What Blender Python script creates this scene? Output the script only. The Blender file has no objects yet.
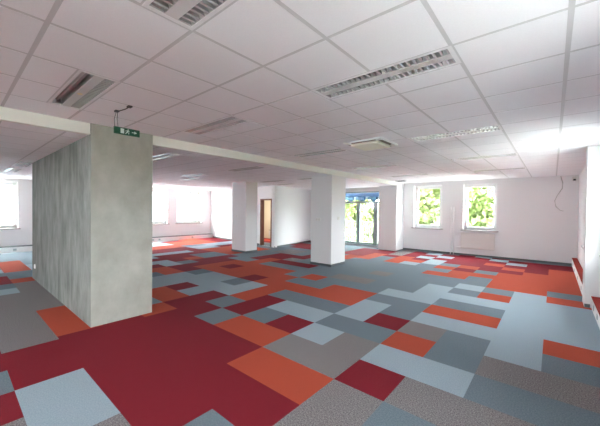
import bpy, bmesh, math, random
from mathutils import Vector, Matrix
random.seed(7)
S = bpy.context.scene
C = S.collection
PI = math.pi

# ------------------------------------------------------------------ camera
HC = 1.615                      # camera height
CZ = 2.723                      # underside of the ceiling tiles
cam_d = bpy.data.cameras.new('camera')
cam = bpy.data.objects.new('camera', cam_d); C.objects.link(cam)
yaw, pitch, roll = 0.70318202, -0.01320976, 0.01069293
cy, sy = math.cos(yaw), math.sin(yaw); cp, sp = math.cos(pitch), math.sin(pitch)
cr, sr = math.cos(roll), math.sin(roll)
fw = Vector((-sy*cp, cy*cp, sp)); r0 = Vector((cy, sy, 0)); u0 = r0.cross(fw)
rr = cr*r0 + sr*u0; uu = -sr*r0 + cr*u0
cam.matrix_world = Matrix(((rr.x, uu.x, -fw.x, 0), (rr.y, uu.y, -fw.y, 0), (rr.z, uu.z, -fw.z, HC), (0, 0, 0, 1)))
cam_d.sensor_width = 36; cam_d.lens = 298.56/600*36
cam_d.clip_start = 0.02; cam_d.clip_end = 300
S.camera = cam

# ------------------------------------------------------------------ sky, sun, exposure
SKY = 8.0
EXPOSURE = 2.7
w = bpy.data.worlds.new('sky'); S.world = w; w.use_nodes = True
bg = w.node_tree.nodes['Background']; bg.inputs[1].default_value = SKY
bg.inputs[0].default_value = (0.93, 0.97, 1.0, 1)
sun_d = bpy.data.lights.new('sun', 'SUN'); sun_d.energy = 7; sun_d.angle = math.radians(1.0); sun_d.color = (1, 0.95, 0.86)
sun = bpy.data.objects.new('sun', sun_d); C.objects.link(sun)
sun.rotation_euler = Vector((0.34, 0.02, -0.94)).to_track_quat('-Z', 'Y').to_euler()
S.view_settings.view_transform = 'Standard'; S.view_settings.look = 'None'
S.view_settings.gamma = 1; S.view_settings.use_curve_mapping = False
S.view_settings.exposure = EXPOSURE
S.cycles.use_denoising = True
S.cycles.max_bounces = 14; S.cycles.diffuse_bounces = 8; S.cycles.glossy_bounces = 5; S.cycles.transparent_max_bounces = 16
S.cycles.sample_clamp_indirect = 12
S.cycles.caustics_reflective = False; S.cycles.caustics_refractive = False

# ------------------------------------------------------------------ materials
def mat(name, col, rough=0.7, metal=0.0, spec=0.5, noise=None, bump=None, sheen=0):
    m = bpy.data.materials.new(name); m.use_nodes = True
    nt = m.node_tree; b = nt.nodes['Principled BSDF']
    b.inputs['Base Color'].default_value = (*col, 1); b.inputs['Roughness'].default_value = rough
    b.inputs['Metallic'].default_value = metal; b.inputs['Specular IOR Level'].default_value = spec
    if sheen: b.inputs['Sheen Weight'].default_value = sheen
    if noise or bump:
        tc = nt.nodes.new('ShaderNodeTexCoord')
    if noise:                       # (scale, amount, second colour)
        sc, amt, c2 = noise
        n = nt.nodes.new('ShaderNodeTexNoise'); n.inputs['Scale'].default_value = sc; n.inputs['Detail'].default_value = 4
        nt.links.new(tc.outputs['Object'], n.inputs['Vector'])
        rmp = nt.nodes.new('ShaderNodeValToRGB')
        rmp.color_ramp.elements[0].position = 0.5-amt; rmp.color_ramp.elements[0].color = (*col, 1)
        rmp.color_ramp.elements[1].position = 0.5+amt; rmp.color_ramp.elements[1].color = (*c2, 1)
        nt.links.new(n.outputs['Fac'], rmp.inputs[0]); nt.links.new(rmp.outputs[0], b.inputs['Base Color'])
    if bump:
        sc, st = bump
        n2 = nt.nodes.new('ShaderNodeTexNoise'); n2.inputs['Scale'].default_value = sc
        nt.links.new(tc.outputs['Object'], n2.inputs['Vector'])
        bp = nt.nodes.new('ShaderNodeBump'); bp.inputs['Strength'].default_value = st; bp.inputs['Distance'].default_value = 0.004
        nt.links.new(n2.outputs['Fac'], bp.inputs['Height']); nt.links.new(bp.outputs[0], b.inputs['Normal'])
    return m
def carpet(name, a, b2, amt=0.12, sc=160):
    return mat(name, a, 0.95, 0, 0.15, (sc, amt, b2), (400, 0.5), sheen=0.0)
M = {}
M['R'] = carpet('carpet_red', (0.185, 0.012, 0.021), (0.22, 0.016, 0.027))
M['O'] = carpet('carpet_orange', (0.38, 0.058, 0.033), (0.47, 0.083, 0.045))
M['G'] = carpet('carpet_taupe', (0.105, 0.095, 0.10), (0.32, 0.29, 0.295), 0.15, 100)
M['B'] = carpet('carpet_slate', (0.130, 0.168, 0.200), (0.185, 0.225, 0.26), 0.14, 90)
M['L'] = carpet('carpet_pale_blue', (0.28, 0.35, 0.41), (0.35, 0.42, 0.48), 0.14, 90)
M['wall'] = mat('wall_paint', (0.79, 0.785, 0.795), 0.8, bump=(120, 0.06))
M['white'] = mat('white_paint', (0.82, 0.81, 0.81), 0.6)
M['tile'] = mat('ceiling_tile', (0.895, 0.885, 0.92), 0.85, noise=(90, 0.2, (0.925, 0.915, 0.95)))
M['bar'] = mat('ceiling_bar', (0.65, 0.64, 0.66), 0.6)
M['beam'] = mat('beam_paint', (0.86, 0.86, 0.82), 0.7)
M['pvc'] = mat('white_pvc', (0.85, 0.86, 0.86), 0.35)
M['greyframe'] = mat('grey_frame', (0.36, 0.43, 0.44), 0.45)
M['base'] = mat('baseboard_grey', (0.115, 0.135, 0.145), 0.7)
M['metal'] = mat('mirror_louvre', (0.97, 0.97, 0.98), 0.25, 0.55)
M['refl'] = mat('reflector_sheet', (0.60, 0.60, 0.60), 0.28, 0.9)
M['tube'] = mat('tube_glass', (0.86, 0.86, 0.84), 0.25)
M['dark'] = mat('dark_plastic', (0.03, 0.03, 0.035), 0.5)
M['cream'] = mat('cream_plastic', (0.74, 0.72, 0.62), 0.5)
M['slot'] = mat('slot_brown', (0.20, 0.165, 0.14), 0.6)
M['rad'] = mat('radiator_enamel', (0.72, 0.70, 0.67), 0.45)
M['brown'] = mat('brown_wood', (0.16, 0.065, 0.04), 0.5, noise=(14, 0.2, (0.21, 0.09, 0.055)))
M['corr'] = mat('corridor_paint', (0.76, 0.72, 0.58), 0.8)
M['ledgered'] = carpet('ledge_carpet', (0.30, 0.035, 0.028), (0.40, 0.05, 0.035))
M['green'] = mat('sign_green', (0.004, 0.085, 0.042), 0.4)
M['signwhite'] = mat('sign_white', (0.75, 0.85, 0.8), 0.4)
M['leaf'] = mat('leaf_green', (0.155, 0.21, 0.06), 0.6)
M['leaf2'] = mat('leaf_yellow_green', (0.20, 0.245, 0.08), 0.6)
M['bark'] = mat('bark', (0.13, 0.10, 0.07), 0.9)
M['ground'] = mat('pale_paving', (0.70, 0.69, 0.68), 0.95)
M['hill'] = mat('added_olive_slope', (0.075, 0.09, 0.04), 1.0, noise=(0.6, 0.2, (0.12, 0.14, 0.06)))
M['blue'] = mat('blue_canvas', (0.02, 0.085, 0.20), 0.8)
M['paleblue'] = mat('pale_blue_canvas', (0.12, 0.24, 0.36), 0.8)
M['conc_out'] = mat('outside_concrete', (0.60, 0.60, 0.58), 0.9)
M['fac'] = mat('pale_facade', (0.16, 0.20, 0.22), 0.9)
M['bglass'] = mat('building_glass', (0.10, 0.16, 0.19), 0.15)
M['flange'] = mat('lamp_enamel', (0.84, 0.83, 0.85), 0.4)
M['railing'] = mat('grey_railing_metal', (0.42, 0.44, 0.44), 0.6)
M['wire'] = mat('grey_wire', (0.50, 0.49, 0.47), 0.5)
M['panelw'] = mat('lamp_panel', (0.66, 0.64, 0.64), 0.5)
M['intake'] = mat('aged_plastic', (0.92, 0.91, 0.80), 0.5)
M['hillg'] = mat('added_dark_green', (0.022, 0.034, 0.016), 1.0, noise=(0.4, 0.2, (0.04, 0.055, 0.025)))
M['void'] = mat('black_matt', (0.012, 0.010, 0.008), 1.0, spec=0.05)
M['spot'] = mat('old_sealant', (0.80, 0.66, 0.40), 0.6)

def concrete(name, streaky):
    m = bpy.data.materials.new(name); m.use_nodes = True
    nt = m.node_tree; N = nt.nodes; L = nt.links; b = N['Principled BSDF']; b.inputs['Roughness'].default_value = 0.75
    tc = N.new('ShaderNodeTexCoord'); mp = N.new('ShaderNodeMapping'); L.new(tc.outputs['Object'], mp.inputs[0])
    mp.inputs['Scale'].default_value = (2.4, 2.4, 0.8) if streaky else (1.6, 1.6, 1.2)
    n = N.new('ShaderNodeTexNoise'); n.inputs['Scale'].default_value = 2.2; n.inputs['Detail'].default_value = 7; n.inputs['Roughness'].default_value = 0.62
    L.new(mp.outputs[0], n.inputs['Vector'])
    rp = N.new('ShaderNodeValToRGB'); e = rp.color_ramp.elements
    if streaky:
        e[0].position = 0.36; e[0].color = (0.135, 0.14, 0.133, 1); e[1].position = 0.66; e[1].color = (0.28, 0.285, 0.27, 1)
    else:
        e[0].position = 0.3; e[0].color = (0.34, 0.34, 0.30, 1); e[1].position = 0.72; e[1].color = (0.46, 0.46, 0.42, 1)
    L.new(n.outputs['Fac'], rp.inputs[0]); L.new(rp.outputs[0], b.inputs['Base Color'])
    bp = N.new('ShaderNodeBump'); bp.inputs['Strength'].default_value = 0.35 if streaky else 0.15; bp.inputs['Distance'].default_value = 0.02
    L.new(n.outputs['Fac'], bp.inputs['Height']); L.new(bp.outputs[0], b.inputs['Normal'])
    return m
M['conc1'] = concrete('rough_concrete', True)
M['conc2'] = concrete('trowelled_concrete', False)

gm = bpy.data.materials.new('window_glass'); gm.use_nodes = True
nt = gm.node_tree; nt.nodes.clear()
o_ = nt.nodes.new('ShaderNodeOutputMaterial'); mx = nt.nodes.new('ShaderNodeMixShader'); tr = nt.nodes.new('ShaderNodeBsdfTransparent')
gl = nt.nodes.new('ShaderNodeBsdfGlossy'); gl.inputs['Roughness'].default_value = 0.02; mx.inputs[0].default_value = 0.06
tr.inputs[0].default_value = (0.93, 0.96, 0.95, 1)
nt.links.new(tr.outputs[0], mx.inputs[1]); nt.links.new(gl.outputs[0], mx.inputs[2]); nt.links.new(mx.outputs[0], o_.inputs[0])
M['glass'] = gm

# ------------------------------------------------------------------ mesh helpers
class MB:
    def __init__(s): s.v = []; s.f = []; s.m = []; s.mats = []
    def mi(s, m):
        if m is None: return 0
        if m not in s.mats: s.mats.append(m)
        return s.mats.index(m)
    def box(s, x0, x1, y0, y1, z0, z1, m=None, T=None):
        x0, x1 = sorted((x0, x1)); y0, y1 = sorted((y0, y1)); z0, z1 = sorted((z0, z1))
        n = len(s.v); k = s.mi(m)
        p = [Vector(q) for q in ((x0,y0,z0),(x1,y0,z0),(x1,y1,z0),(x0,y1,z0),(x0,y0,z1),(x1,y0,z1),(x1,y1,z1),(x0,y1,z1))]
        if T: p = [T @ q for q in p]
        s.v += p
        for f in ((0,3,2,1),(4,5,6,7),(0,1,5,4),(1,2,6,5),(2,3,7,6),(3,0,4,7)):
            s.f.append(tuple(n+i for i in f)); s.m.append(k)
        return s
    def quad(s, pts, m=None):
        n = len(s.v); k = s.mi(m); s.v += [Vector(p) for p in pts]
        s.f.append(tuple(range(n, n+len(pts)))); s.m.append(k); return s
    def tube(s, pts, r, seg=8, m=None):
        k = s.mi(m); pts = [Vector(p) for p in pts]; rings = []
        for i, p in enumerate(pts):
            d = (pts[min(i+1, len(pts)-1)] - pts[max(i-1, 0)]).normalized()
            a = d.cross(Vector((0, 0, 1)));  a = a if a.length > 1e-3 else Vector((1, 0, 0)); a.normalize(); b = d.cross(a)
            rad = r[i] if isinstance(r, (list, tuple)) else r
            n = len(s.v); s.v += [p + rad*(math.cos(2*PI*j/seg)*a + math.sin(2*PI*j/seg)*b) for j in range(seg)]; rings.append(n)
        for n0, n1 in zip(rings, rings[1:]):
            for j in range(seg):
                s.f.append((n0+j, n0+(j+1) % seg, n1+(j+1) % seg, n1+j)); s.m.append(k)
        s.f.append(tuple(rings[0]+j for j in reversed(range(seg)))); s.m.append(k)
        s.f.append(tuple(rings[-1]+j for j in range(seg))); s.m.append(k)
        return s
    def build(s, name, m=None, parent=None, bevel=0, smooth=False):
        me = bpy.data.meshes.new(name)
        me.from_pydata([tuple(v) for v in s.v], [], s.f)
        for q in (s.mats or [m]): me.materials.append(q)
        for p, k in zip(me.polygons, s.m): p.material_index = k; p.use_smooth = smooth
        bm = bmesh.new(); bm.from_mesh(me); bmesh.ops.recalc_face_normals(bm, faces=bm.faces); bm.to_mesh(me); bm.free()
        me.update()
        o = bpy.data.objects.new(name, me); C.objects.link(o)
        if parent is not None: o.parent = parent
        if bevel:
            b = o.modifiers.new('bevel', 'BEVEL'); b.width = bevel; b.segments = 2; b.limit_method = 'ANGLE'
        return o
def B(*a, **k): return MB().box(*a, **k)
def tag(o, label=None, cat=None, group=None, kind=None):
    if label: o['label'] = label
    if cat: o['category'] = cat
    if group: o['group'] = group
    if kind: o['kind'] = kind
    return o
def empty(name, loc=(0, 0, 0), rz=0):
    o = bpy.data.objects.new(name, None); C.objects.link(o); o.location = loc; o.rotation_euler = (0, 0, rz); o.empty_display_size = 0.1
    return o
def copy_tree(o, parent=None):
    c = o.copy(); C.objects.link(c); c.parent = parent
    for ch in list(o.children): copy_tree(ch, c)
    return c
def structure(o): o['kind'] = 'structure'; return o

# ------------------------------------------------------------------ floor: the half-metre carpet tiles
GX, GY = -3.566, 0.372
K0, K1, M0, M1 = -24, 9, -10, 26
cell = {}
def F(c, k0, k1, m0, m1):
    for k in range(k0, k1):
        for m in range(m0, m1): cell[(k, m)] = c
F('R', K0, K1, M0, M1)
rnd = random.Random(3)
for _ in range(60):                                   # far side rooms and behind the viewpoint
    k = rnd.randint(-24, -11); m = rnd.randint(-10, 24); F(rnd.choice('BLROLB'), k, k+rnd.randint(1, 3), m, m+rnd.randint(1, 2))
for _ in range(30):
    k = rnd.randint(-12, 7); m = rnd.randint(-10, -3); F(rnd.choice('BLGOR'), k, k+rnd.randint(1, 3), m, min(-1, m+rnd.randint(1, 3)))
for a in [
    ('B', -10, -3, 13, 24), ('B', -3, 4, 9, 17), ('B', -3, 1, 17, 24), ('B', 1, 3, 16, 19), ('B', 2, 4, 11, 16),
    # left, beyond the raw concrete pier
    ('B', -22, -11, 1, 4), ('B', -17, -11, -1, 1), ('L', -15, -11, 1, 3), ('L', -14, -11, 0, 1), ('O', -17, -13, 1, 2), ('R', -16, -15, 0, 1), ('B', -13, -11, 0, 2),
    ('R', -12, -10, 0, 1), ('R', -11, -10, -3, 1), ('O', -11, -10, 1, 2), ('B', -10, -9, 0, 1), ('G', -10, -2, 1, 2), ('G', -9, -2, 0, 1), ('L', -9, -8, 0, 1), ('B', -10, -8, -1, 0), ('L', -9, -8, -1, 1),
    ('G', -8, -2, 0, 2), ('O', -5, -2, 1, 2), ('R', -8, -1, -3, 0),
    ('B', -1, 0, -1, 0), ('L', 0, 2, 0, 1), ('G', 1, 3, -2, 0), ('R', 0, 1, -1, 0), ('G', 2, 3, 0, 1), ('B', 3, 4, 1, 2), ('G', 3, 5, -1, 1),
    ('O', -3, -2, 3, 4), ('L', -4, -3, 3, 4), ('O', -5, -3, 4, 5), ('L', -7, -5, 3, 8), ('L', -5, -3, 5, 7), ('L', -6, -2, 6, 8), ('L', -5, -3, 5, 6), ('R', -5, -4, 5, 6), ('B', -4, -3, 7, 8),
    ('B', -7, -6, 7, 8), ('B', -8, -7, 3, 6), ('O', -9, -8, 4, 7), ('O', -8, -7, 6, 7), ('O', -7, 0, 8, 9), ('O', -8, 0, 8, 10), ('O', -8, -2, 9, 12),
    ('R', -4, -3, 8, 9), ('R', -9, -7, 7, 8), ('R', -9, -8, 8, 9), ('R', -10, -8, 9, 12), ('B', -10, -9, 8, 9), ('R', -7, -6, 9, 10),
    ('B', -9, -7, 11, 12), ('B', -10, -8, 12, 14), ('R', -8, -7, 12, 15), ('O', -7, -4, 11, 13), ('R', -7, -6, 13, 15), ('R', -6, -4, 12, 13), ('B', -6, -2, 11, 12), ('B', -3, -2, 10, 12), ('B', -2, 0, 9, 12),
    ('O', -7, -6, 12, 13), ('G', -6, -5, 13, 14), ('R', -6, -5, 14, 17), ('G', -9, -7, 15, 17), ('R', -10, -7, 18, 21), ('G', -7, -5, 17, 19), ('B', -7, -5, 19, 22), ('B', -9, -6, 21, 23),
    ('O', -2, -1, 6, 9), ('O', -1, 0, 8, 9), ('O', -2, 0, 8, 9), ('B', -2, -1, 5, 6), ('O', -2, -1, 10, 11), ('R', -3, -2, 5, 6), ('G', -1, 1, 11, 12), ('B', -1, 0, 12, 14), ('G', 0, 1, 13, 14),
    ('B', -1, 0, 4, 5), ('R', -2, -1, 4, 5), ('R', -1, 0, 5, 7), ('B', -1, 2, 7, 8), ('O', 0, 2, 8, 10), ('B', 2, 3, 9, 10),
    ('O', 0, 2, 4, 5), ('B', 0, 1, 5, 6), ('L', 0, 2, 6, 7), ('R', 1, 2, 5, 6), ('L', 2, 3, 7, 9), ('B', 2, 4, 6, 7), ('R', 3, 4, 7, 8), ('L', 2, 3, 5, 6), ('B', 3, 4, 8, 10), ('L', 2, 4, 10, 11),
    ('O', 2, 4, 3, 4), ('G', 2, 3, 4, 5), ('G', 3, 4, 4, 6), ('G', 4, 5, -1, 4), ('G', 5, 6, -1, 1), ('R', 4, 5, 4, 5), ('L', 4, 6, 5, 6), ('O', 4, 5, 6, 7), ('G', 4, 5, 7, 8), ('B', 5, 6, 6, 8),
    ('G', 5, 9, 4, 5), ('B', 5, 9, 1, 4), ('B', 6, 9, 5, 6), ('G', 6, 9, 6, 7), ('L', 4, 7, 8, 9), ('O', 4, 6, 9, 10), ('B', 4, 6, 10, 11), ('L', 4, 6, 11, 12),
    ('L', 6, 7, 7, 14), ('B', 7, 9, 7, 8), ('O', 7, 9, 8, 9), ('L', 7, 9, 9, 13), ('O', 7, 9, 13, 14), ('B', 7, 9, 14, 15),
    ('L', 3, 4, 11, 13), ('B', 3, 4, 13, 15), ('B', 4, 5, 12, 13), ('L', 4, 5, 13, 14), ('B', 4, 5, 14, 16), ('O', 5, 6, 12, 13), ('B', 5, 6, 13, 14), ('O', 5, 9, 15, 18), ('O', 5, 7, 14, 18), ('O', 7, 9, 15, 21),
    ('O', 2, 4, 15, 16), ('O', 3, 4, 15, 17), ('O', 4, 5, 16, 17), ('B', 4, 5, 17, 18), ('R', 4, 5, 18, 20), ('O', 4, 5, 20, 21), ('R', 5, 6, 18, 19), ('O', 5, 6, 19, 20), ('O', 6, 7, 18, 19), ('R', 6, 7, 19, 20),
    ('L', 5, 6, 21, 22), ('L', 4, 5, 22, 23), ('L', 3, 4, 23, 24), ('R', 3, 4, 17, 18), ('O', 3, 4, 18, 19), ('B', 2, 3, 18, 19), ('O', 2, 3, 17, 18), ('L', 1, 2, 18, 20), ('B', 5, 9, 23, 26),
    ('R', 1, 4, 20, 23), ('R', 2, 4, 19, 20), ('L', 0, 1, 17, 18), ('R', 0, 1, 19, 20), ('O', -1, 1, 18, 19), ('O', -1, 0, 17, 20), ('L', 0, 1, 20, 21), ('R', -1, 0, 20, 23), ('R', 0, 1, 21, 22), ('L', 0, 1, 22, 23), ('L', 1, 2, 21, 22), ('B', 0, 2, 23, 26),
    ('B', 3, 4, 19, 20), ('R', 3, 4, 19, 23), ('L', 1, 2, 19, 20), ('R', -2, -1, 19, 20), ('O', -3, -2, 17, 20), ('O', -4, -3, 16, 18), ('R', -5, -3, 18, 22), ('R', -4, -2, 20, 22), ('G', -2, -1, 20, 24), ('B', 7, 9, 21, 22), ('R', 7, 9, 21, 23),
    # far left field
    ('L', -15, -13, 6, 7), ('O', -13, -12, 13, 15), ('L', -18, -16, 10, 11), ('L', -12, -11, 8, 9), ('O', -16, -14, 9, 10), ('B', -12, -10, 10, 12), ('L', -16, -14, 12, 14), ('L', -14, -13, 8, 11), ('L', -13, -12, 5, 8), ('L', -11, -10, 6, 8), ('R', -12, -11, 6, 10), ('R', -13, -12, 8, 13), ('L', -17, -15, 14, 18), ('O', -20, -17, 12, 16), ('O', -14, -10, 12, 15), ('B', -10, -9, 14, 16), ('O', -12, -10, 14, 16), ('B', -14, -10, 16, 19), ('O', -18, -16, 9, 12), ('L', -20, -18, 8, 11), ('R', -16, -14, 8, 12), ('L', -18, -16, 5, 8),
    ]: F(*a)
fb = MB()
for (k, m), c in cell.items():
    x, y = GX + .5*k, GY + .5*m
    if y > 12.45 or (x > 0.9): continue
    if (k, m) == (-3, 1):            # tile trimmed at the concrete pier
        fb.quad([(x, y, 0), (x+.40, y, 0), (x+.40, y+.5, 0), (x, y+.5, 0)], M['O'])
        fb.quad([(x+.40, y, 0), (x+.5, y, 0), (x+.5, y+.5, 0), (x+.40, y+.5, 0)], M['R'])
        continue
    fb.quad([(x, y, 0), (x+.5, y, 0), (x+.5, y+.5, 0), (x, y+.5, 0)], M[c])
# thin slab under the carpet
fb.box(GX+.5*K0, GX+.5*K1, GY+.5*M0, GY+.5*25, -0.2, -0.004, M['conc_out'])
structure(fb.build('floor'))

# ------------------------------------------------------------------ shell
def cut_wall(name, p0, p1, thick, z0, z1, holes=(), m='wall'):
    """wall whose room face runs from p0 to p1; its thickness lies to the left of p0->p1"""
    p0, p1 = Vector((*p0, 0)), Vector((*p1, 0)); d = (p1-p0); ln = d.length; d.normalize()
    n = Vector((-d.y, d.x, 0)); T = Matrix(((d.x, n.x, 0, p0.x), (d.y, n.y, 0, p0.y), (0, 0, 1, 0), (0, 0, 0, 1)))
    mb = MB(); a = 0
    for (h0, h1, hz0, hz1) in sorted(holes):
        if h0 > a: mb.box(a, h0, 0, thick, z0, z1, T=T)
        if hz0 > z0: mb.box(h0, h1, 0, thick, z0, hz0, T=T)
        if hz1 < z1: mb.box(h0, h1, 0, thick, hz1, z1, T=T)
        a = h1
    if a < ln: mb.box(a, ln, 0, thick, z0, z1, T=T)
    return structure(mb.build(name, M[m])), T
ZT = 2.86
wn = [0]
def portal(c, n, wdt, h):
    L_ = bpy.data.lights.new('window_portal', 'AREA'); L_.shape = 'RECTANGLE'; L_.size = wdt; L_.size_y = h
    L_.cycles.is_portal = True
    o = bpy.data.objects.new('window_portal', L_); C.objects.link(o); o.location = c
    o.rotation_euler = n.to_track_quat('-Z', 'Z').to_euler()
def window(T, a0, a1, z0, z1, depth=0.16, sash=1, sill=0.10, m='pvc', fwid=0.06, blind=True):
    """frame set back by depth from the room face"""
    wn[0] += 1
    root = structure(empty('window_%d' % wn[0]))
    f = MB(); d0, d1 = depth, depth+0.07
    f.box(a0, a0+fwid, d0, d1, z0, z1, T=T).box(a1-fwid, a1, d0, d1, z0, z1, T=T)
    f.box(a0, a1, d0, d1, z0, z0+fwid, T=T).box(a0, a1, d0, d1, z1-fwid, z1, T=T)
    f.build('window_frame', M[m], root)
    s = MB(); w_ = (a1-a0-2*fwid)/sash
    for i in range(sash):
        b0 = a0+fwid+i*w_; b1 = b0+w_; e0, e1 = depth-0.015, depth+0.05; q = 0.055
        s.box(b0, b0+q, e0, e1, z0+fwid, z1-fwid, T=T).box(b1-q, b1, e0, e1, z0+fwid, z1-fwid, T=T)
        s.box(b0, b1, e0, e1, z0+fwid, z0+fwid+q, T=T).box(b0, b1, e0, e1, z1-fwid-q, z1-fwid, T=T)
    s.build('sash', M[m], root)
    B(a0+fwid+.03, a1-fwid-.03, depth+0.02, depth+0.026, z0+fwid+.03, z1-fwid-.03, T=T).build('pane', M['glass'], root)
    if sill:
        B(a0-0.06, a1+0.06, -sill, depth, z0-0.03, z0, T=T).build('window_sill', M['sill'], root, bevel=0.004)
        B(a0+fwid+w_-.05, a0+fwid+w_-.03, depth-0.06, depth-0.015, (z0+z1)/2-.08, (z0+z1)/2+.05, T=T).build('handle', M['white'], root)
    c = T @ Vector(((a0+a1)/2, 0.36, (z0+z1)/2)); n = (T.to_3x3() @ Vector((0, -1, 0)))
    portal(c, n, a1-a0, z1-z0)
    return root
M['sill'] = mat('sill_stone', (0.30, 0.28, 0.27), 0.5)

# left wall: room face x=-14.6, seen running towards +y, thickness to -x
LY0 = -4.3
lh = [(0.15, 1.62), (2.9, 4.3), (5.65, 7.05), (7.52, 8.9)]  # the opening hidden by the concrete pier is added for light
_, TL = cut_wall('wall_left', (-14.6, LY0), (-14.6, 9.6), 0.35, -0.2, ZT, [(a-LY0, b-LY0, .82, 2.48) for a, b in lh])
for a, b in lh: window(TL, a-LY0, b-LY0, .82, 2.48)
# wall with the doorway, from the left wall to the partition
DW0, DW1 = Vector((-14.75, 9.52)), Vector((-8.84, 8.80))
dl = (DW1-DW0).length
dh = [(dl-1.02, dl-0.20, 0.0, 2.04)]
_, TD = cut_wall('wall_door', DW0, DW1, 0.14, -0.004, ZT, dh)
# partition running away, then the glazed wall, pier, back wall
cut_wall('wall_partition', (-8.84, 8.80), (-9.30, 11.8), 0.14, -0.004, ZT)
PW0, PW1 = Vector((-9.6, 11.8)), Vector((-5.40, 11.8))
_, TB = cut_wall('wall_balcony', PW0, PW1, 0.30, -0.2, ZT, [(2.12, 4.03, 0.10, 2.42)])
_, TK = cut_wall('wall_back', (-5.0, 12.15), (0.9, 12.15), 0.35, -0.2, ZT, [(0.72, 1.77, .93, 2.58), (2.50, 3.53, .93, 2.58)])
window(TK, 0.72, 1.77, .93, 2.58); window(TK, 2.50, 3.53, .93, 2.58)
_, TR2 = cut_wall('wall_right_recess', (0.57, 12.4), (0.57, 7.2), 0.35, -0.2, ZT, [(3.6, 4.3, .9, 2.0)])
window(TR2, 3.6, 4.3, .9, 2.0)  # hidden behind the pier, added to throw a bright band on the ceiling
rh = [(0.60, 1.45), (5.3, 6.0), (8.6, 10.1)]
_, TR = cut_wall('wall_right', (0.76, 7.2), (0.76, LY0), 0.35, -0.2, ZT, [(a, b, .94, 2.4) for a, b in rh])
for a, b in rh: window(TR, a, b, .94, 2.4, sill=0.19)
ah = [(2.9, 4.1), (7.0, 8.1)]  # unseen rear openings, added to brighten the column faces and ceiling
_, TA = cut_wall('wall_rear', (1.1, LY0), (-14.95, LY0), 0.35, -0.2, ZT, [(a, b, .82, 2.5) for a, b in ah])
for a, b in ah: window(TA, a, b, .82, 2.5)
structure(B(0.43, 0.78, 7.0, 7.45, 0, ZT).build('wall_pier_right', M['wall']))
structure(B(-5.45, -4.70, 11.42, 12.35, 0, ZT).build('wall_pier_back', M['wall']))
structure(B(-4.80, -4.716, LY0, 12.2, 2.58, 2.88).build('trim_3', M['beam']))
structure(B(-15, 1.15, LY0-.2, 12.5, 2.86, 3.1).build('ceiling_slab', M['conc_out']))
structure(B(-15, 1.12, LY0-.2, 12.5, 3.1, 12.0).build('added_shade_storeys', M['conc_out']))  # unseen block, added to shade the ground below the right windows
structure(B(-14.95, 1.1, LY0-.2, 12.48, -6.99, -0.21).build('lower_storeys', M['conc_out']))
structure(B(-9.6, -4.8, 12.51, 13.9, 2.75, 2.95).build('added_sky_shade', M['conc_out']))  # unseen slab, added to keep skylight off the partition
# corridor behind the doorway
cor = MB()
cor.box(-12.5, -9.30, 11.3, 11.4, 0, ZT); cor.box(-12.6, -12.5, 9.46, 11.4, 0, ZT)
structure(cor.build('wall_corridor', M['corr']))

# baseboards
def skirting(name, pts, h=0.065, t=0.012):
    mb = MB()
    for (a, b) in zip(pts, pts[1:]):
        a, b = Vector((*a, 0)), Vector((*b, 0)); d = (b-a).normalized(); n = Vector((d.y, -d.x, 0))
        ln = (b-a).length
        T = Matrix(((d.x, n.x, 0, a.x), (d.y, n.y, 0, a.y), (0, 0, 1, 0), (0, 0, 0, 1)))
        mb.box(-t*0, ln, 0, t, 0.001, h, T=T)
    return structure(mb.build(name, M['base']))
skirting('baseboard_back', [(-4.70, 12.15), (0.57, 12.15)])
skirting('baseboard_partition', [(-8.84, 8.80), (-9.30, 11.8)], 0.05)
skirting('baseboard_door', [(-14.6, 9.50), (-9.90, 8.93)])
skirting('baseboard_pier', [(0.43, 7.0), (0.50, 7.0)], 0.06)
skirting('baseboard_stub', [(-4.70, 11.42), (-4.70, 12.15)], 0.02)

# columns under the beam
def column(name, x0, x1, y0, y1, zt, m, base=True):
    B(x0, x1, y0, y1, 0, zt)
    o = B(x0, x1, y0, y1, 0.0, zt).build(name, m, bevel=0.006); structure(o)
    if base:
        t = .012; b = MB().box(x0-t, x1+t, y0-t, y0, 0.001, .07).box(x1, x1+t, y0, y1+t, 0.001, .07).box(x0-t, x0, y0, y1+t, .001, .07).box(x0, x1, y1, y1+t, .001, .07)
        structure(b.build('baseboard_column', M['base']))
    return o
column('trim_1', -5.44, -4.72, 6.93, 7.66, 2.60, M['wall'])
column('trim_2', -9.25, -8.46, 6.95, 7.50, 2.76, M['wall'])
cp_ = MB()
x0, x1, y0, y1 = -8.95, -4.69, 1.23, 2.03
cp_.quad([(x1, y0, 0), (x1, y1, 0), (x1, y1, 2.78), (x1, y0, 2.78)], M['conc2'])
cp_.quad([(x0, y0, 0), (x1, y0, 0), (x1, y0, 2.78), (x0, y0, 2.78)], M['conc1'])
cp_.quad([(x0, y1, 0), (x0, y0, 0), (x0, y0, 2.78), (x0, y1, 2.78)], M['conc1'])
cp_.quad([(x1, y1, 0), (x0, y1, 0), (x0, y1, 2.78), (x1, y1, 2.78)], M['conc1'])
structure(cp_.build('wall_concrete'))

# ------------------------------------------------------------------ ceiling
CX = 0.058; CY = 2.192; U = 0.6
U = 0.6
lights = [(1, -2.5), (1, 0), (1, 4), (1, 8), (1, 12), (5, -2.5), (5, 0), (5, 4), (5, 8), (5, 12)]
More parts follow.
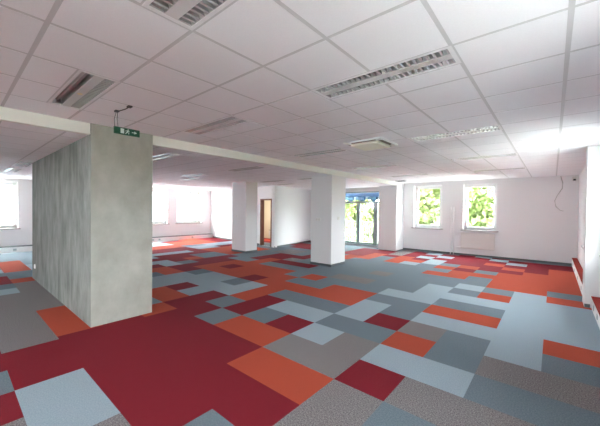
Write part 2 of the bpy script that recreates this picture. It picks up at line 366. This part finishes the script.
# beyond the step the ceiling hangs lower, on its own grid
CZL = 2.585; CXL = -5.20; CYL = 0.99
low = [(0, 2.5), (0, 6), (0, 10.5), (3, 10.5), (4, 12.5), (4, 6), (6, 7), (6, 0), (9, 0)]
def tiles(mb, cx, cy, z, lamps, i0, i1, j0, j1, xmin, xmax, ymax=12.4, g=0.014):
    half = {}
    for i, j in lamps:
        for q in (0, 1):
            jj = math.floor(j); half.setdefault((i+q, jj), set()).add(1 if j-jj > 0.2 else 0)
    for i in range(i0, i1):
        for j in range(j0, j1):
            hs = half.get((i, j), set())
            rects = [(0.0, 1.0)] if not hs else [(h*.5, h*.5+.5) for h in (0, 1) if h not in hs]
            for a, b in rects:
                X1 = cx-U*i; X0 = X1-U; Y0 = cy+U*(j+a); Y1 = min(cy+U*(j+b), ymax)
                X0 = max(X0, xmin); X1 = min(X1, xmax)
                if X1-X0 < .05 or Y1-Y0 < .05: continue
                mb.box(X0, X1, Y0, Y1, z+0.002, z+0.02, M['bar'])
                mb.box(X0+g, X1-g, Y0+g, Y1-g, z+0.0005, z+0.012, M['tile'])
ct = MB()
tiles(ct, CX, CY, CZ, lights, -2, 8, -11, 18, -4.72, 0.9)
tiles(ct, CXL, CYL, CZL, low, -1, 17, -9, 20, -14.62, -4.80)
structure(ct.build('ceiling'))

def lamp_proto(bare=False):
    """recessed twin louvre luminaire, local x along its length 0..-1.2, y 0..0.3, z 0 = ceiling face"""
    L = 1.2; Wd = 0.3
    root = empty('ceiling_light')
    h = MB(); t = .012; D = .085
    h.box(-L+.004, -.004, .004, t+.012, 0, .02).box(-L+.004, -.004, Wd-t-.012, Wd-.004, 0, .02).box(-L+.004, -L+.03, .004, Wd-.004, 0, .02).box(-.03, -.004, .004, Wd-.004, 0, .02)
    h.box(-L, 0, 0, Wd, D, D+.01).box(-L, 0, 0, .006, .0, D).box(-L, 0, Wd-.006, Wd, 0, D).box(-L, -L+.006, 0, Wd, 0, D).box(-.006, 0, 0, Wd, 0, D)
    h.build('housing', M['flange'], root)
    B(-L+.03, -.03, .112, .188, 0.0, .012).build('centre_panel', M['panelw'], root)
    for s, (ya, yb) in enumerate(((.024, .112), (.188, .276))):
        rf = MB(); ym = (ya+yb)/2
        rf.quad([(-L+.03, ya, .004), (-.03, ya, .004), (-.03, ya+.008, .05), (-L+.03, ya+.008, .05)])
        rf.quad([(-L+.03, ya+.008, .05), (-.03, ya+.008, .05), (-.03, ym, .075), (-L+.03, ym, .075)])
        rf.quad([(-L+.03, ym, .075), (-.03, ym, .075), (-.03, yb-.008, .05), (-L+.03, yb-.008, .05)])
        rf.quad([(-L+.03, yb-.008, .05), (-.03, yb-.008, .05), (-.03, yb, .004), (-L+.03, yb, .004)])
        rf.build('reflector', M['refl'], root)
        MB().tube([(-L+.05, ym, .05), (-.05, ym, .05)], .009 if not (bare and s == 0) else .013, 8).build('tube', M['tube'], root, smooth=True)
        if not (bare and s == 0):
            lv = MB(); n = 24
            for q in range(n+1):
                x = -L+.034 + q*(L-.068)/n
                lv.quad([(x-.0085, ya+.001, .003), (x-.0085, yb-.001, .003), (x-.001, yb-.008, .036), (x-.001, ya+.008, .036)])
                lv.quad([(x+.0085, ya+.001, .003), (x+.0085, yb-.001, .003), (x+.001, yb-.008, .036), (x+.001, ya+.008, .036)])
                lv.quad([(x-.0085, ya+.001, .003), (x+.0085, ya+.001, .003), (x+.0085, yb-.001, .003), (x-.0085, yb-.001, .003)])
            lv.build('louvre', M['metal'], root)
    return root
LL = {(1, -2.5): 'twin louvre ceiling light nearest the viewer, cut by the top edge of the photo',
      (1, 0): 'large white twin louvre ceiling light between viewer and air conditioner',
      (1, 4): 'long twin louvre ceiling light level with the air conditioner, on its right',
      (1, 8): 'thin looking louvre ceiling light, second in the row before the back windows',
      (1, 12): 'louvre ceiling light closest to the two back windows',
      (5, 0): 'twin louvre ceiling light just right of the raw concrete pier top',
      (5, 4): 'faint louvre ceiling light between beam and air conditioner',
      (5, 8): 'faint louvre ceiling light behind the air conditioner, beside the beam',
      (5, 12): 'louvre ceiling light near the dark ceiling grille and the back pier',
      }
LW = {(0, 2.5): 'bright louvre ceiling light touching the right edge of the concrete pier, beyond the ceiling step',
      (0, 6): 'single louvre ceiling light above and behind the far white column, beside the ceiling step',
      (0, 10.5): 'louvre ceiling light beside the top of the near white column, nearest the ceiling step',
      (3, 10.5): 'louvre ceiling light above the white partition, between doorway and near white column',
      (4, 12.5): 'lowest looking louvre ceiling light above the far end of the white partition',
      (4, 6): 'louvre ceiling light between concrete pier and far white column, nearer of two',
      (6, 7): 'louvre ceiling light between concrete pier and far white column, farther of two',
      (6, 0): 'louvre ceiling light left of the concrete pier, nearer of two',
      (9, 0): 'louvre ceiling light left of the concrete pier, closest to the left window'}
proto = lamp_proto(); first = True
for i, j in lights:
    if (i, j) == (5, -2.5):
        o = lamp_proto(bare=True)
        o['label'] = 'ceiling light with one louvre missing and its bare tube showing, above the exit sign'
        mb = MB(); n = 14
        mb.quad([(-.62+.035*math.cos(2*PI*q/n), .15+.022*math.sin(2*PI*q/n), -.002) for q in range(n)])
        mb.build('sealant_spot', M['spot'], o)
    else:
        o = proto if first else copy_tree(proto); first = False
        o['label'] = LL[(i, j)]
    o['category'] = 'ceiling light'; o['group'] = 'recessed louvre lights in the tiled ceiling'
    o.location = (CX-U*i, CY+U*j, CZ)
for i, j in low:
    o = copy_tree(proto); o['label'] = LW[(i, j)]
    o.location = (CXL-U*i, CYL+U*j, CZL)

# air conditioning cassette
ac = empty('ceiling_air_conditioner', (CX-U*4.0, CY+U*3.97, CZ))
tag(ac, 'square cream cassette air conditioner with brown air slots, set in the ceiling', 'air conditioner')
a = MB()
def ring(mb, r0, z0, r1, z1):
    c0 = [(-r0, -r0), (r0, -r0), (r0, r0), (-r0, r0)]; c1 = [(-r1, -r1), (r1, -r1), (r1, r1), (-r1, r1)]
    for q_ in range(4):
        p_, n_ = q_, (q_+1) % 4
        mb.quad([(*c0[p_], z0), (*c0[n_], z0), (*c1[n_], z1), (*c1[p_], z1)])
ring(a, .33, 0.0, .325, -.020); ring(a, .325, -.020, .31, -.024)
a.build('panel', M['pvc'], ac)
b_ = MB(); ring(b_, .31, -.024, .26, .0); ring(b_, .26, 0, .235, -.02)
b_.build('air_slot', M['slot'], ac)
for r_ in range(4):
    T = Matrix.Rotation(r_*PI/2, 4, 'Z')
    B(-.21, .21, -.248, -.237, -.036, -.028, T=T).build('flap', M['cream'], ac)
    B(.235, .31, .235, .31, -.027, -.0, T=T).build('corner_cap', M['pvc'], ac)
gr = MB()
gr.box(-.235, .235, -.235, .235, -.058, -.01)
for q_ in range(11): gr.box(-.21, .21, -.21+.04*q_, -.198+.04*q_, -.062, -.058)
gr.build('intake_grille', M['intake'], ac, bevel=.006)
# dark grille at the foot of the back pier
v = empty('ceiling_grille', (-4.42, 11.12, CZ))
tag(v, 'small dark square ceiling grille beside the top of the back pier', 'vent')
B(-.17, .17, -.15, .15, -.012, 0.0).build('frame', M['void'], v)
sl = MB()
for q_ in range(7): sl.box(-.14, .14, -.13+.038*q_, -.115+.038*q_, -.018, -.012)
sl.build('slats', M['void'], v)

# ------------------------------------------------------------------ exit sign hanging before the concrete pier
ex = empty('exit_sign', (-3.85, 1.37, 2.503))
tag(ex, 'green emergency exit sign with white running man hung before the concrete pier', 'sign')
W2, H2 = .138, .040
B(-.012, .012, -W2, W2, -H2, H2).build('sign_board', M['green'], ex, bevel=0.003)
def pict(name, polys):
    mb = MB()
    for pl in polys:
        mb.quad([(.0135, y*.78, z*.62) for y, z in pl])
    return mb.build(name, M['signwhite'], ex)
pict('door_symbol', [[(-.095, -.045), (-.045, -.045), (-.045, .045), (-.095, .045)]])
hd = [(.012+.011*math.cos(t*PI/5), .036+.011*math.sin(t*PI/5)) for t in range(10)]
pict('running_figure', [hd, [(-.012, -.008), (.008, -.012), (.018, .022), (0, .024)], [(-.012, -.006), (-.032, -.044), (-.022, -.048), (.0, -.012)], [(.002, -.010), (.026, -.022), (.022, -.045), (.012, -.045), (.014, -.026), (-.006, -.014)], [(.014, .02), (.034, .004), (.030, -.004), (.010, .010)], [(.0, .022), (-.026, .016), (-.030, .002), (-.022, .0), (-.018, .010), (.004, .012)]])
pict('arrow', [[(.06, -.007), (.10, -.007), (.10, .007), (.06, .007)], [(.095, -.028), (.135, 0), (.095, .028)]])
def cord(name, pts, r=.003): return MB().tube(pts, r, 6).build(name, M['dark'], ex, smooth=True)
cord('hanging_cord', [(0, -.13, .04), (.0, -.135, .12), (0.02, -.12, .205)])
cord('hanging_cord', [(0, -.095, .04), (.0, -.105, .13), (0.03, -.11, .205)])
cord('supply_cable', [(0.03, -.115, .205), (.10, -.11, .200), (.2, -.09, .202), (.30, -.08, .21)], .005)
B(.265, .325, -.10, -.06, .205, .218).build('ceiling_fixing', M['dark'], ex)
B(-.01, .05, -.135, -.095, .203, .217).build('ceiling_hook', M['dark'], ex)

# ------------------------------------------------------------------ carpeted service ledges along the outer walls
def ledge(name, x0, x1, y0, y1, h, sockets, front, label, top='ledgered'):
    root = empty(name); tag(root, label, 'ledge')
    B(x0, x1, y0, y1, 0.001, h-.012).build('casing', M['white'], root, bevel=.004)
    B(x0-.004, x1+.004, y0, y1, h-.012, h).build('carpet_top', M[top], root)
    for y in sockets:
        xf = x0 if front < 0 else x1
        MB().box(xf-.006 if front < 0 else xf, xf if front < 0 else xf+.006, y-.045, y+.045, .06, .13).build('socket', M['greyframe'], root)
    return root
ledge('service_ledge', .455, .568, 7.46, 12.13, .24, [8.2, 9.4, 10.6, 11.6], -1, 'low white ledge with red carpet top running from the right pier to the back corner')
ledge('service_ledge', .515, .755, -4.0, 6.98, .205, [6.6, 6.1, 5.6, 4.4, 3.2], -1, 'low white ledge with red carpet top and sockets in front of the right pier')
lg = ledge('service_ledge', -14.59, -14.25, -4.0, 9.42, .20, [.6, 1.5, 6.2, 6.5, 8.2], 1, 'low white ledge along the foot of the left window wall', 'base')

# ------------------------------------------------------------------ radiator under the second back window
ra = empty('radiator', (-2.02, 12.085, .26))
tag(ra, 'flat cream panel radiator under the right one of the back windows', 'radiator')
B(-.52, .52, -.06, -.02, 0, .55).build('panel', M['rad'], ra, bevel=.008)
rb = MB()
for q_ in range(26): rb.box(-.50+.04*q_, -.485+.04*q_, -.064, -.058, .03, .52)
rb.build('ribs', M['rad'], ra)
B(-.52, .52, -.065, 0.035, .55, .565).build('top_grille', M['rad'], ra)
for xb in (-.4, .36): B(xb, xb+.04, -.02, .05, .1, .45).build('bracket', M['white'], ra)
for zb in (.03, .5): MB().tube([(-.66, 0, zb), (-.52, -.03, zb)], .011, 8).build('valve_pipe', M['white'], ra, smooth=True)
pp = MB().tube([(-2.80, 12.12, 0.0), (-2.80, 12.12, 1.75)], .014, 8).tube([(-2.90, 12.12, 0.0), (-2.90, 12.12, 1.75)], .014, 8).build('heating_pipes', M['white'], smooth=True)
tag(pp, 'pair of thin white heating riser pipes between the two back windows', 'pipe')
# stray wire and detector on the back wall
wr = MB().tube([(.16, 12.135, 2.70), (.21, 12.12, 2.50), (.20, 12.11, 2.33), (.09, 12.11, 2.12), (.03, 12.12, 1.95), (.06, 12.11, 1.78), (.16, 12.11, 1.66), (.24, 12.12, 1.64)], .010, 6).build('loose_wire', M['wire'], smooth=True)
tag(wr, 'loose pale wire dangling down the back wall near the right corner', 'wire')
dt = empty('motion_detector', (.47, 12.13, 2.60)); tag(dt, 'small motion detector high in the right back corner', 'detector')
B(-.05, .04, -.07, .015, -.06, .06).build('casing', M['rad'], dt, bevel=.01)
B(-.03, .03, -.078, -.07, -.05, 0).build('lens', M['dark'], dt)

# wall plates on columns and pier
def plate(name, loc, rz, label, n=2, m='white', grp='switch plates on columns'):
    root = empty(name, loc, rz); tag(root, label, 'switch' if 'switch' in name else 'socket')
    B(-.045*n, .045*n, -.012, 0, -.045, .045).build('cover', M[m], root, bevel=.003)
    for k_ in range(n):
        c = -.045*n+.045+.09*k_
        B(c-.03, c+.03, -.018, -.012, -.03, .03).build('rocker', M['rad'], root, bevel=.002)
    return root
plate('light_switch', (-5.18, 6.93, 1.32), 0, 'double white switch plate on the left face of the near white column')
plate('light_switch', (-4.72, 7.28, 1.36), PI/2, 'single grey switch plate on the right face of the near white column', 1, 'rad')
plate('light_switch', (-8.95, 6.95, 1.34), 0, 'small switch plate on the far white column', 1)
plate('wall_socket', (-8.62, 1.23, .30), 0, 'white wall socket low on the rough concrete side of the pier', 1)

# ------------------------------------------------------------------ doorway
d1 = structure(empty('door_1'))
fr = MB(); a0, a1 = dh[0][0], dh[0][1]
fr.box(a0, a0+.06, -.02, .16, 0.001, 2.04, T=TD).box(a1-.06, a1, -.02, .16, 0.001, 2.04, T=TD).box(a0, a1, -.02, .16, 1.98, 2.04, T=TD)
fr.build('door_frame', M['brown'], d1)
rail = empty('corridor_radiator', (-10.8, 11.28, .12)); tag(rail, 'long low radiator seen through the brown doorway', 'radiator')
B(-.9, .9, -.07, -.02, 0, .30).build('panel', M['rad'], rail, bevel=.008)
MB().tube([(-.9, -.05, .34), (.9, -.05, .34)], .012, 8).build('pipe', M['base'], rail)
cl = bpy.data.lights.new('corridor_lamp', 'AREA'); cl.size = .6; cl.energy = 9; cl.color = (1, .93, .8)
clo = bpy.data.objects.new('corridor_lamp', cl); C.objects.link(clo); clo.location = (-10.6, 10.4, 2.50)

# ------------------------------------------------------------------ balcony window, balcony, awning
wn[0] += 1
bw = structure(empty('window_%d' % wn[0]))
f = MB(); A0, A1 = 2.12, 4.03; Z0, Z1 = .10, 2.42; d0, d1_ = .10, .18
f.box(A0, A0+.06, d0, d1_, Z0, Z1, T=TB).box(A1-.05, A1, d0, d1_, Z0, Z1, T=TB).box(A0, A1, d0, d1_, Z0, Z0+.07, T=TB).box(A0, A1, d0, d1_, Z1-.06, Z1, T=TB)
f.box(A0, A1, d0, d1_, 1.90, 1.99, T=TB)
for xm in (-6.66, -5.83): f.box(xm+9.6-.085, xm+9.6+.085, d0-.01, d1_, Z0, 1.92, T=TB)
f.build('window_frame', M['greyframe'], bw)
B(A0+.03, A1-.03, .14, .146, Z0+.03, Z1-.03, T=TB).build('pane', M['glass'], bw)
B(A0-.03, A1+.03, -.04, .10, .07, .10, T=TB).build('window_sill', M['greyframe'], bw)
portal(TB @ Vector((3.07, .33, 1.26)), Vector((0, -1, 0)), 1.9, 2.3)
structure(B(-9.6, -4.8, 12.1, 13.6, -.25, -.03).build('balcony_floor', M['base']))
bal = empty('balcony_railing', (-9.4, 13.45, -.03)); tag(bal, 'pale metal balcony railing with upright bars outside the glazed wall', 'railing')
B(0, 4.6, -.03, .03, 1.02, 1.07).build('handrail', M['railing'], bal)
B(0, 4.6, -.015, .015, .10, .13).build('bottom_rail', M['railing'], bal)
for q_ in range(41):
    B(.02+q_*.113, .036+q_*.113, -.008, .008, .12, 1.03).build('baluster', M['railing'], bal)
for q_ in range(4): B(q_*1.52, q_*1.52+.04, -.02, .02, 0, 1.03).build('post', M['railing'], bal)
aw = empty('balcony_awning', (-9.2, 12.15, 2.42)); tag(aw, 'blue canvas awning with white brackets above the balcony outside', 'awning')
cn = MB()
for q_ in range(7):
    xa = q_*.62; cn.quad([(xa, 0, .04), (xa+.62, 0, .04), (xa+.62, .75, -.20), (xa, .75, -.20)])
    cn.quad([(xa, .75, -.20), (xa+.62, .75, -.20), (xa+.62, .75, -.28), (xa+.31, .75, -.42), (xa, .75, -.28)])
cn.build('canvas', M['blue'], aw)
vl = MB()
for q_ in range(7):
    xa = q_*.62; vl.box(xa+.05, xa+.45, .62, .66, -.34, -.20)
B(0, 4.34, -.02, .03, -.02, .07).build('top_rail', M['pvc'], aw)
vl.build('valance', M['paleblue'], aw)
for q_ in range(8): B(q_*.62-.09, q_*.62+.09, .70, .78, -.30, -.12).build('bracket', M['pvc'], aw)

# ------------------------------------------------------------------ outside: ground and trees
structure(B(-60, 40, -40, 60, -7.2, -7.0).build('ground', M['ground']))
hm = MB()  # unseen slope, added to darken the horizon outside the right windows
for x_, z_, x2, z2 in ((17, -7.05, 22, -1.0), (22, -1.0, 28, 1.6), (28, 1.6, 60, 2.5)):
    hm.quad([(x_, -50, z_), (x2, -50, z2), (x2, 60, z2), (x_, 60, z_)])
hm.quad([(60, -50, 2.5), (60, 60, 2.5), (60, 60, -7.1), (17, 60, -7.1), (17, -50, -7.1), (60, -50, -7.1)][:3]+[(60, -50, -7.1)])
structure(hm.build('added_slope', M['hill']))
h2 = MB()
for y_, z_, y2, z2 in ((42, -7.05, 50, .4), (50, .4, 95, 2.5)):
    h2.quad([(-90, y_, z_), (40, y_, z_), (40, y2, z2), (-90, y2, z2)])
structure(h2.build('added_slope', M['hillg']))
structure(B(-40, 5, 12.6, 20, -7.0, -6.96).build('added_dark_strip', M['hillg']))  # unseen dark strips, added to cut light bounced up onto the ceiling
structure(B(1.2, 6.5, -4.8, 12.6, -7.0, -6.96).build('added_dark_strip', M['hillg']))
structure(B(-40, 6.5, -60, -4.8, -7.0, -6.95).build('added_dark_strip', M['hillg']))
def tree(x, y, h, rad, leafm, label, n=1500, sd=1):
    rg = random.Random(sd); root = empty('tree', (x, y, -7.0)); tag(root, label, 'tree', 'trees outside the windows')
    MB().tube([(0, 0, 0), (.1, .05, h*.3), (-.1, .1, h*.6), (.05, 0, h*.85)], [.28, .22, .15, .05], 8).build('trunk', M['bark'], root, smooth=True)
    lb = MB(); cz = h*.62; rz = h*.42
    cl_ = [(rg.uniform(-1, 1)*rad*.7, rg.uniform(-1, 1)*rad*.7, cz+rg.uniform(-1, 1)*rz*.8, rg.uniform(.5, 1.05)) for _ in range(60)]
    for _ in range(n):
        c = rg.choice(cl_); v = Vector((rg.gauss(0, 1), rg.gauss(0, 1), rg.gauss(0, 1))).normalized()*c[3]*rg.uniform(.6, 1)
        p = Vector(c[:3])+v; a_ = Vector((rg.gauss(0, 1), rg.gauss(0, 1), rg.gauss(0, 1))).normalized(); b_ = a_.cross(v.normalized()+Vector((.1, .2, .3))).normalized()
        s_ = rg.uniform(.08, .17); a_ *= s_*1.5; b_ *= s_
        lb.quad([p-a_, p-b_*.8, p+a_, p+b_*.8])
    br = MB()
    for c in cl_[:12]: br.tube([(0, 0, h*.45), (c[0]*.5, c[1]*.5, (h*.45+c[2])/2), c[:3]], [.07, .045, .02], 5)
    br.build('branches', M['bark'], root)
    o = lb.build('foliage', leafm, root)
bd = empty('apartment_building', (-34, -12, -7.0)); tag(bd, 'pale apartment building standing opposite the left windows', 'building')
B(-12, 0, 0, 44, 0, 17).build('facade', M['fac'], bd)
B(-12.3, .4, -.3, 44.3, 17, 17.5).build('roof', M['conc_out'], bd)
for fl_ in range(5):
    for q_ in range(13):
        wf = B(-.02, .06, 1.5+q_*3.3, 3.1+q_*3.3, 1.2+fl_*3.2, 2.9+fl_*3.2).build('window', M['pvc'], bd)
        MB().box(.06, .08, 1.6+q_*3.3, 2.26+q_*3.3, 1.3+fl_*3.2, 2.8+fl_*3.2).box(.06, .08, 2.34+q_*3.3, 3.0+q_*3.3, 1.3+fl_*3.2, 2.8+fl_*3.2).build('pane', M['bglass'], wf)
tl = [(-7.6, 21.5, 12.2, 2.0, 'leaf2', 'bright yellow green tree behind the left one of the two back windows'),
      (-3.6, 20, 12.6, 2.1, 'leaf', 'bright leafy tree filling the right one of the two back windows'),
      (-18.2, 28, 11.8, 2.5, 'leaf', 'green tree behind the left pane of the balcony window'),
      (-13.0, 24.0, 11.0, 2.3, 'leaf2', 'low pale green tree beyond the balcony railing'),
      ]
for k_, (x, y, h, rd, lm, lab) in enumerate(tl): tree(x, y, h, rd, M[lm], lab, 11000, 11+k_)
